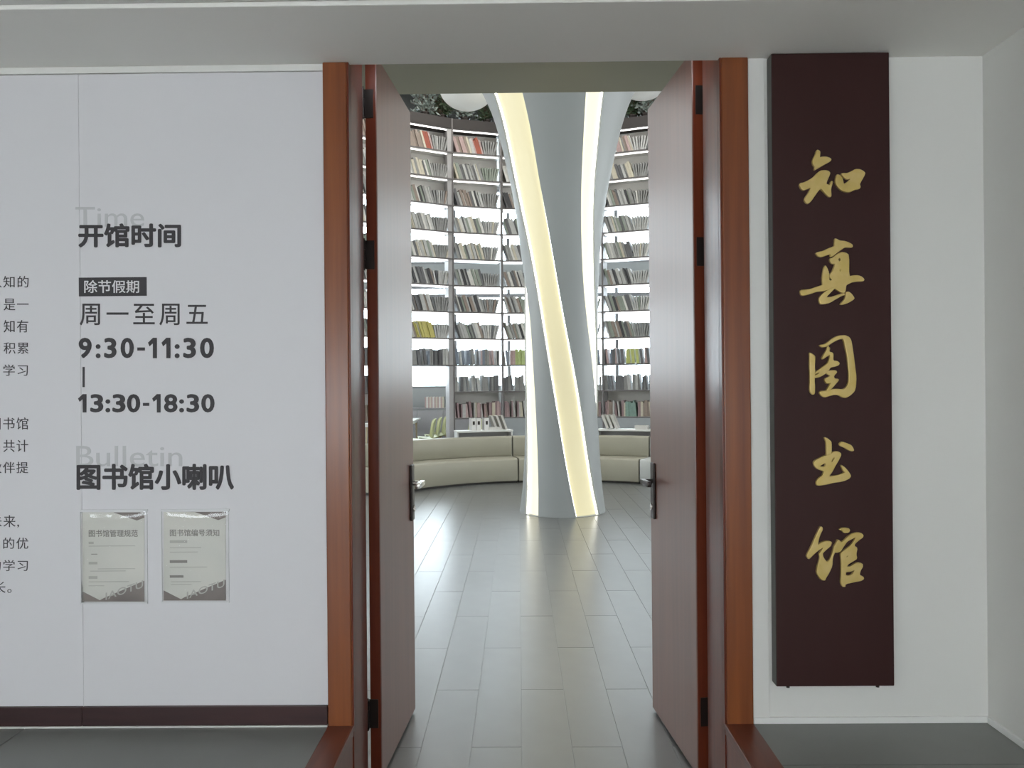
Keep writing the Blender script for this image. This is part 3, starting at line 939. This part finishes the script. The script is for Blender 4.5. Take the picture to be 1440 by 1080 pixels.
specs = []   # (matrix, w,h,ci, label, score)
WCH = (0.022, 0.028, 0.034, 0.042, 0.05)
for k in range(-6, 6):
    p, q = bay_frame(k)
    u = (q - p).normalized()
    L = (q - p).length
    v = Vector((-u.y, u.x, 0))
    root = tag(empty('bookcase', (p.x, p.y, 0), math.atan2(u.y, u.x)), BN[k], 'bookcase', 'bays of the curved bookcase')
    # posts at the left end of the bay (front edge dark, side pale)
    low = -1.0 if k != -3 else 1.80
    wide = 0.095 if k == -2 else 0.03
    bm = bmesh.new()
    add_box(bm, (-wide * 0.9, 0.004, 0), (wide * 0.12 + 0.006, RD, 6.0), 0, 0.002)
    obj('post', bm, M['post_pale'] if k == -2 else M['post'], root)
    box('post_edge', (-0.012, -0.006, 0), (0.012, 0.0035, 6.0), M['shelf_edge'], root)
    box('crown', (0.012, -0.004, 5.83), (L - 0.012, RD, 6.0), M['fascia'], root, 0.003)
    box('top_light', (0.03, 0.06, 5.812), (L - 0.04, 0.085, 5.828), M['shelf_led'], root)
    for i, z in enumerate(ZSH):
        if z < low: continue
        bm = bmesh.new()
        add_box(bm, (0.012, 0.004, z - 0.022), (L - 0.012, RD, z), 0, 0.0)
        add_box(bm, (0.012, -0.002, z - 0.024), (L - 0.012, 0.004, z), 1, 0.0)
        obj('shelf_board', bm, [M['shelf'], M['shelf_edge']], root)
        if i <= 7:
            box('shelf_light', (0.03, 0.06, z - 0.036), (L - 0.04, 0.085, z - 0.0235), M['shelf_led'], root)
    # pale backs to the three upper rows
    box('back_panel', (0.0, RD, ZSH[2] + 0.03), (L, RD + 0.012, 5.83), M['back'], root)
    if k != -3:
        box('back_panel', (0.0, RD, ZSH[10] - 0.02), (L, RD + 0.012, ZSH[9] - 0.024), M['back2'] if 'back2' in M else M['back'], root)
        box('kick_panel', (0.012, 0.03, 0.0), (L - 0.012, 0.045, 0.42), M['post'], root)
    # books
    mrot = Matrix(((u.x, v.x, 0, 0), (u.y, v.y, 0, 0), (0, 0, 1, 0), (0, 0, 0, 1)))
    for i, z in enumerate(ZSH):
        if z < low: continue
        rr = random.Random(k * 100 + i + 7)
        if i in (8,):
            pal = ['charcoal', 'dark grey', 'mid grey', 'slate blue', 'pale grey', 'dusty pink']
        elif i == 0:
            pal = ['taupe', 'dusty pink', 'cream', 'mid grey', 'taupe', 'pale grey']
        elif i in (9,):
            pal = ['mid grey', 'mid grey', 'pale grey', 'dark grey']
        elif i == 10:
            pal = ['mauve', 'mauve', 'taupe', 'pale grey', 'cream', 'dusty pink']
        elif i in (1, 3, 4):
            pal = ['cream', 'mid grey', 'pale grey', 'grey-green', 'off-white', 'dark grey', 'pale grey']
        else:
            pal = ['mid grey', 'pale grey', 'dark grey', 'off-white', 'grey-green', 'taupe', 'pale grey', 'charcoal']
        upright = i >= 8
        tl = 0.0 if upright else math.radians(17)
        x = 0.02
        cnt = 0
        xend = (0.58 if not upright else 0.97) * L
        placed = []
        hbase = 0.285
        while True:
            wdt = rr.choice(WCH)
            if x + wdt / math.cos(tl) > xend: break
            h = round(hbase + rr.choice((-0.04, -0.02, 0, 0, 0.01)), 2) if not upright else round(0.25 + rr.choice((-0.02, 0, 0, 0.02)), 2)
            c = rr.choice(pal)
            if i == 0 and k == -3 and 0.38 * L < x < 0.5 * L: c = 'brick red'; h = 0.29
            if i == 0 and k == -2 and 0.36 * L < x < 0.62 * L: c = 'brick red' if rr.random() < .4 else 'dusty pink'
            if i == 7 and k == -3 and x < .55 * L and rr.random() < .75: c = 'olive yellow'
            if i == 8 and k == -1 and x > .2 * L: c = 'light green'
            if i == 8 and k == 1 and .38 * L < x < .68 * L: c = 'yellow-green'
            if i == 10 and k == 1 and .4 * L < x < .66 * L: c = 'sea green'
            a = tl + rr.uniform(-0.02, 0.02) if not upright else (0 if rr.random() < .7 else 0.10)
            placed.append((x, wdt, h, c, -a))
            x += wdt / math.cos(a) + (0.001 if not upright else h * math.tan(a) * 0.98 + 0.001)
        if not upright:
            # left set leans on the left post, the pale set fans over to the right post
            sl = hbase * math.sin(tl)
            placed = [(xx + sl - 0.01, w_, h_, c_, a_) for xx, w_, h_, c_, a_ in placed]
            lmax = placed[-1][0] + placed[-1][1] / math.cos(tl)
            setc = rr.choice(('mid grey', 'pale grey', 'mid grey', 'grey-green', 'pale grey'))
            hs = round(hbase - rr.choice((0.04, 0.05, 0.06)), 2)
            xe = L - 0.03 - hs * math.sin(math.radians(16))
            nb = int((xe - lmax) / 0.0295)
            x = lmax + 0.002
            for b in range(nb):
                a = math.radians(-15 + 31 * (b + 1) / nb)
                c = setc if rr.random() < .8 else rr.choice(pal)
                if abs(a) < 0.005: a = 0.005
                placed.append((x, 0.028, hs, c, a))
                x += 0.028 / math.cos(a) + 0.0012
        N = len(placed)
        for bi, (xx, w_, h_, c_, a_) in enumerate(placed):
            # tilt about the bottom edge; rotation about v (depth axis)
            if a_ < 0:      # top leans to the left: pivot on bottom-left corner lifted
                rot = Matrix.Rotation(a_, 4, 'Y')
                lift = 0.0 + w_ * math.sin(-a_) * 0
                T = Matrix.Translation((xx, 0, 0)) @ rot
                # rotating by negative angle about Y moves +Z to -X and lifts +X side upward
            elif a_ > 0:
                T = Matrix.Translation((xx + w_ / math.cos(a_), 0, 0)) @ Matrix.Rotation(a_, 4, 'Y') @ Matrix.Translation((-w_, 0, 0))
            else:
                T = Matrix.Translation((xx, 0, 0))
            dpt = 0.02 + rr.uniform(0, 0.03)
            mw = Matrix.Translation((p.x, p.y, z + 0.0005)) @ mrot @ T
            mw = Matrix.Translation(v * dpt) @ mw
            if k in BS:
                if k == -3:
                    side = '%s from right post' % ordn(N - bi)
                else:
                    side = '%s from left post' % ordn(bi + 1)
                pos = 'upright' if abs(a_) < 0.03 else ('leaning left' if a_ < 0 else 'leaning right')
                lab = '%s book %s, %s, on %s shelf of %s' % (c_, pos, side, ORD[i], BS[k])
                cxw = (Matrix.Translation((0, 0, 0)) @ mw).translation
                vis = True
                px = 729 + cxw.x * F / cxw.y
                if px < 577 or px > 908: vis = False
                if 704 + max(0, 0) < px < 848 and k in (-1, 1):
                    zz = cxw.z
                    half = RF(min(zz * 0 + (EYE + (zz - EYE) * 9.2 / cxw.y), 6.7)) * F / 9.2
                    if abs(px - 789.5) < half + 1: vis = False
                sc_ = w_ * h_ / cxw.y if vis else -1
            else:
                lab, sc_ = None, -1
            specs.append((mw, w_, h_, BC[c_], lab, sc_))

specs.sort(key=lambda s: -s[5])
indiv = [s for s in specs if s[5] > 0][:296]
rest = specs[len(indiv):]
for mw, w_, h_, ci, lab, s_ in indiv:
    o = bpy.data.objects.new('book', get_book(w_, 0.19, h_, ci))
    col.objects.link(o)
    o.matrix_world = mw
    tag(o, lab, 'book', 'books on the curved bookcase')
bmr = bmesh.new()
for mw, w_, h_, ci, lab, s_ in rest:
    me = get_book(w_, 0.19, h_, ci)
    n0 = len(bmr.verts); f0 = len(bmr.faces)
    bmr.from_mesh(me)
    bmr.verts.ensure_lookup_table(); bmr.faces.ensure_lookup_table()
    for vtx in bmr.verts[n0:]: vtx.co = mw @ vtx.co
    for f in bmr.faces[f0:]: f.material_index = ci if f.material_index == 0 else len(book_cols)
o = obj('book_rows', bmr, [m for _, m in book_cols] + [M['pages']])
tag(o, 'remaining rows of slim grey books filling the curved bookcase', 'books', None, 'stuff')

# dark wall above the bookcase and plants standing on its crown
ring = arc_solid(-62, 76, [(RS + RD + 0.45, 6.0), (RS + RD + 0.55, 6.0), (RS + RD + 0.55, 6.75), (RS + RD + 0.45, 6.75)], 20)
o = obj('wall_above_shelves', ring, M['darkwall'])
o.location = (CX, CY, 0)
struct(o)


def plant(x, y, z, h, spread, m, label, seed):
    rr = random.Random(seed)
    root = tag(empty('shelf_top_plant', (x, y, z)), label, 'plant')
    bm = bmesh.new()
    add_cyl(bm, (0, 0, 0), (0, 0, 0.07), 0.06, 0.08, seg=16)
    add_cyl(bm, (0, 0, 0.062), (0, 0, 0.072), 0.086, 0.086, seg=16)
    obj('pot', bm, M['blackmetal'], root, True, 0.7)
    bm = bmesh.new()
    bs_ = bmesh.new()
    for s in range(44):
        a = rr.uniform(0, 2 * PI)
        tip = Vector((math.cos(a) * rr.uniform(.3, 1) * spread, math.sin(a) * rr.uniform(.1, .6) * spread * 0.5, 0.05 + h * rr.uniform(.05, 1)))
        b = Vector((0, 0, 0.06))
        mid = b.lerp(tip, 0.5) + Vector((0, 0, h * 0.12))
        pts = [b, mid, tip]
        for q0, q1 in zip(pts, pts[1:]):
            add_cyl(bs_, q0, q1, 0.004, 0.003, seg=5)
        for l in range(7):
            t = 0.25 + 0.75 * l / 6
            c = (b * (1 - t) ** 2 + mid * 2 * t * (1 - t) + tip * t * t)
            d = Vector((rr.uniform(-1, 1), rr.uniform(-1, 1), rr.uniform(-.5, .9))).normalized()
            s_ = d.cross(Vector((rr.uniform(-1, 1), rr.uniform(-1, 1), rr.uniform(-1, 1)))).normalized()
            ll, ww = rr.uniform(.06, .12), rr.uniform(.016, .028)
            v0 = bm.verts.new(c); v1 = bm.verts.new(c + d * ll * .5 + s_ * ww); v2 = bm.verts.new(c + d * ll); v3 = bm.verts.new(c + d * ll * .5 - s_ * ww)
            bm.faces.new((v0, v1, v2)); bm.faces.new((v0, v2, v3))
    f = obj('foliage', bm, m, root)
    f['kind'] = 'stuff'
    obj('stem', bs_, M['trunk'], root)


pl = [(-3, 0.50, 'foliage_grey', 'grey-green plant on the bookcase crown above the left bay, nearest the door leaf'),
      (-3, 0.86, 'foliage', 'dark green plant on the bookcase crown just left of the first post'),
      (-2, 0.30, 'foliage_grey', 'grey-green plant on the crown of the bay between the dark posts, left one'),
      (-2, 0.75, 'foliage', 'dark green plant on the crown between the dark posts, under the dome lamp'),
      (-1, 0.20, 'foliage_grey', 'grey-green plant on the crown beside the lit column'),
      (1, 0.60, 'foliage', 'dark green plant on the bookcase crown right of the lit column'),
      (1, 0.85, 'foliage_grey', 'grey-green plant on the bookcase crown next to the right door leaf')]
for n_, (k, t, m, lab) in enumerate(pl):
    p, q = bay_frame(k)
    pp = p.lerp(q, t)
    u = (q - p).normalized(); v = Vector((-u.y, u.x, 0))
    pp = pp + v * 0.15
    plant(pp.x, pp.y, 6.0, 0.50, 0.30, M[m], lab, 50 + n_)

# ------------------------------------------------------------------ low cabinet and reading furniture beyond the open bay
cab = tag(empty('low_cabinet', (-2.6, 17.1, 0)), 'long grey low cabinet under the window sill behind the open bay', 'cabinet')
bm = bmesh.new()
add_box(bm, (-1.4, 0, 0.06), (1.5, 0.36, 0.98), 0, 0.004)
add_box(bm, (-1.35, 0.03, 0.0), (1.45, 0.33, 0.06), 0)
obj('body', bm, M['beam'], cab)
for i in range(5):
    box('door', (-1.38 + i * 0.575, -0.018, 0.09), (-1.38 + i * 0.575 + 0.565, -0.001, 0.95), M['post'], cab, 0.003)
box('top', (-1.42, -0.03, 0.98), (1.52, 0.37, 1.0), M['post'], cab, 0.003)
for i in range(12):
    w_ = (0.034, 0.042, 0.028)[i % 3]
    c = ('dusty pink', 'off-white', 'dusty pink', 'cream')[i % 4]
    o = bpy.data.objects.new('book', get_book(0.034, 0.19, 0.25 if i % 2 else 0.24, BC[c]))
    col.objects.link(o)
    o.location = (-2.10 + i * 0.0352, 17.16, 1.0005)
    tag(o, '%s book on the low window cabinet, %s from its left end' % (c, ordn(i + 1)), 'book', 'books on the low cabinet')


def table(x, y, w, d, h, label, m='white'):
    r = tag(empty('reading_table', (x, y, 0)), label, 'table')
    box('tabletop', (-w / 2, -d / 2, h - 0.035), (w / 2, d / 2, h), M[m], r, 0.005)
    bm = bmesh.new()
    add_box(bm, (-w / 2 + .05, -d / 2 + .04, h - 0.09), (w / 2 - .05, d / 2 - .04, h - 0.035), 0, 0.003)
    obj('apron', bm, M['white'], r)
    for sx in (-1, 1):
        for sy in (-1, 1):
            bm = bmesh.new()
            add_cyl(bm, (sx * (w / 2 - .07), sy * (d / 2 - .07), 0), (sx * (w / 2 - .09), sy * (d / 2 - .08), h - 0.05), 0.014, 0.022, seg=12)
            obj('leg', bm, M['leg'], r)
    return r


table(-2.58, 15.7, 0.9, 1.9, 0.80, 'white reading table beyond the open bay beside the green chairs')


def chair_meshes():
    # shell back with seat, four legs
    bm = bmesh.new()
    nu, nv = 10, 12
    th = 0.008
    prof = [(0.20, 0.455), (0.12, 0.445), (0.0, 0.44), (-0.12, 0.445), (-0.19, 0.47), (-0.215, 0.53), (-0.23, 0.62), (-0.245, 0.72), (-0.26, 0.80), (-0.27, 0.87)]
    layers = []
    for off in (0, th):
        g = []
        for i, (y, z) in enumerate(prof):
            t = i / (len(prof) - 1)
            hw = 0.215 if t < .5 else 0.215 - 0.05 * (t - .5) * 2
            row = []
            for j in range(nu + 1):
                s = -1 + 2 * j / nu
                cup = (0.035 * s * s)
                yy = y + (cup * 1.6 if t > .45 else 0)
                zz = z + (cup if t <= .5 else -0.05 * s ** 4 * (1 if i == len(prof) - 1 else 0))
                row.append(bm.verts.new((s * hw, yy - (off if t > .45 else 0), zz - (off if t <= .45 else 0))))
            g.append(row)
        layers.append(g)
    R_, C_ = len(prof), nu + 1
    for li, g in enumerate(layers):
        for i in range(R_ - 1):
            for j in range(C_ - 1):
                bm.faces.new((g[i][j], g[i][j + 1], g[i + 1][j + 1], g[i + 1][j]))
    A, B = layers
    for i in range(R_ - 1):
        bm.faces.new((A[i][0], A[i + 1][0], B[i + 1][0], B[i][0]))
        bm.faces.new((A[i][-1], A[i + 1][-1], B[i + 1][-1], B[i][-1]))
    for j in range(C_ - 1):
        bm.faces.new((A[0][j], A[0][j + 1], B[0][j + 1], B[0][j]))
        bm.faces.new((A[-1][j], A[-1][j + 1], B[-1][j + 1], B[-1][j]))
    return bm


def chair(x, y, rz, label):
    r = tag(empty('shell_chair', (x, y, 0), rz), label, 'chair', 'pale green shell chairs')
    obj('shell', chair_meshes(), M['chair'], r, True, 1.0)
    for sx in (-1, 1):
        for sy in (-1, 1):
            bm = bmesh.new()
            add_cyl(bm, (sx * 0.21, sy * 0.20, 0), (sx * 0.12, sy * 0.11, 0.45), 0.010, 0.014, seg=10)
            obj('leg', bm, M['leg'], r)
    bm = bmesh.new()
    add_box(bm, (-0.13, -0.12, 0.425), (0.13, 0.12, 0.438), 0, 0.002)
    obj('seat_plate', bm, M['leg'], r)
    return r


for i, o_ in enumerate(('nearest', 'second', 'third', 'farthest')):
    cpx = (593, 602, 611, 620)[i]
    cy = (14.7, 15.3, 15.9, 16.5)[i]
    chair(at(cpx, 560, cy).x, cy, math.radians(102), 'pale green shell chair at the white table, %s of the four in a row' % o_)
chair(-0.80, 14.6, math.radians(175), 'pale green shell chair standing alone behind the bay between the dark posts')

# narrow desks tight behind the bench with things on them
def desk(x, y, w, rz, label):
    r = tag(empty('display_desk', (x, y, 0), rz), label, 'desk')
    box('desktop', (-w / 2, -0.13, 0.735), (w / 2, 0.13, 0.765), M['white'], r, 0.004)
    for sx in (-1, 1):
        box('side_panel', (sx * (w / 2 - 0.03), -0.11, 0), (sx * (w / 2 - 0.005), 0.11, 0.735), M['white'], r, 0.002)
    box('modesty_panel', (-w / 2 + .03, 0.09, 0.3), (w / 2 - .03, 0.105, 0.735), M['post_pale'], r)
    return r


def on_arc(deg, r=3.66):
    a = math.radians(deg)
    return CX + r * math.sin(a), CY + r * math.cos(a)


dl = on_arc(-17.5); dr = on_arc(20.0)
desk(dl[0], dl[1], 0.95, math.radians(17.5), 'narrow white desk behind the bench left of the column')
desk(dr[0], dr[1], 0.95, math.radians(-20), 'narrow white desk behind the bench right of the column')
# magazine files and leaning white books on the desks


def on_desk(base, deg, s, off, z=0.7655):
    a = math.radians(deg)
    ux, uy = math.cos(a), -math.sin(a)
    vx, vy = math.sin(a), math.cos(a)
    return (base[0] + ux * s + vx * off, base[1] + uy * s + vy * off, z)


for i, s in enumerate((-0.22, -0.135, 0.00)):
    r = tag(empty('magazine_file', on_desk(dl, -17.5, s, -0.08), math.radians(17.5)), 'pale magazine file with black tab on the left desk, %s from its left' % ('first', 'second', 'third')[i], 'file', 'magazine files on the left desk')
    bm = bmesh.new()
    add_prism(bm, [(0, 0), (0.075, 0), (0.075, 0.20), (0, 0.20)], 0, 0.003)
    add_box(bm, (0, 0.003, 0), (0.003, 0.17, 0.2)); add_box(bm, (0.072, 0.003, 0), (0.075, 0.17, 0.14)); add_box(bm, (0.003, 0.003, 0), (0.072, 0.17, 0.003))
    obj('file_box', bm, M['shelf'], r)
    box('tab', (0.02, -0.0015, 0.09), (0.055, 0.0, 0.15), M['blackmetal'], r)


def lean_book(base, deg, s, off, tilt, h, w_, c, label):
    o = bpy.data.objects.new('book', get_book(w_, 0.19, h, BC[c]))
    col.objects.link(o)
    pos = on_desk(base, deg, s, off)
    T = Matrix.Translation(pos) @ Matrix.Rotation(-math.radians(deg), 4, 'Z') @ (Matrix.Rotation(math.radians(tilt), 4, 'Y'))
    o.matrix_world = T
    tag(o, label, 'book', 'white books leaning on the desks')


for i in range(3):
    lean_book(dl, -17.5, 0.19 + i * 0.085, -0.09, -20, 0.24, 0.034, 'off-white', 'white book leaning on the left desk, %s from the magazine files' % ('first', 'second', 'third')[i])
for i in range(3):
    lean_book(dr, 20.0, -0.31 + i * 0.075, -0.09, -22, 0.24, 0.042, 'off-white', 'white book leaning on the right desk, %s from the column' % ('first', 'second', 'third')[i])
# open laptop-like tray of papers on each desk
for base, deg, s, lab, n_ in ((dl, -17.5, 0.07, 'low pile of pale papers on the left desk before the files', 5), (dr, 20.0, 0.16, 'low pile of pale papers on the right desk beside the leaning books', 7)):
    r = tag(empty('paper_pile', on_desk(base, deg, s, -0.0), -math.radians(deg)), lab, 'paper')
    for j in range(n_):
        dx = rnd.uniform(-.008, .008)
        o = box('folder', (dx + 0.0, -0.1, j * 0.009), (dx + 0.21, 0.06, j * 0.009 + 0.008), M['shelf'] if j % 2 else M['back'], r, 0.001)
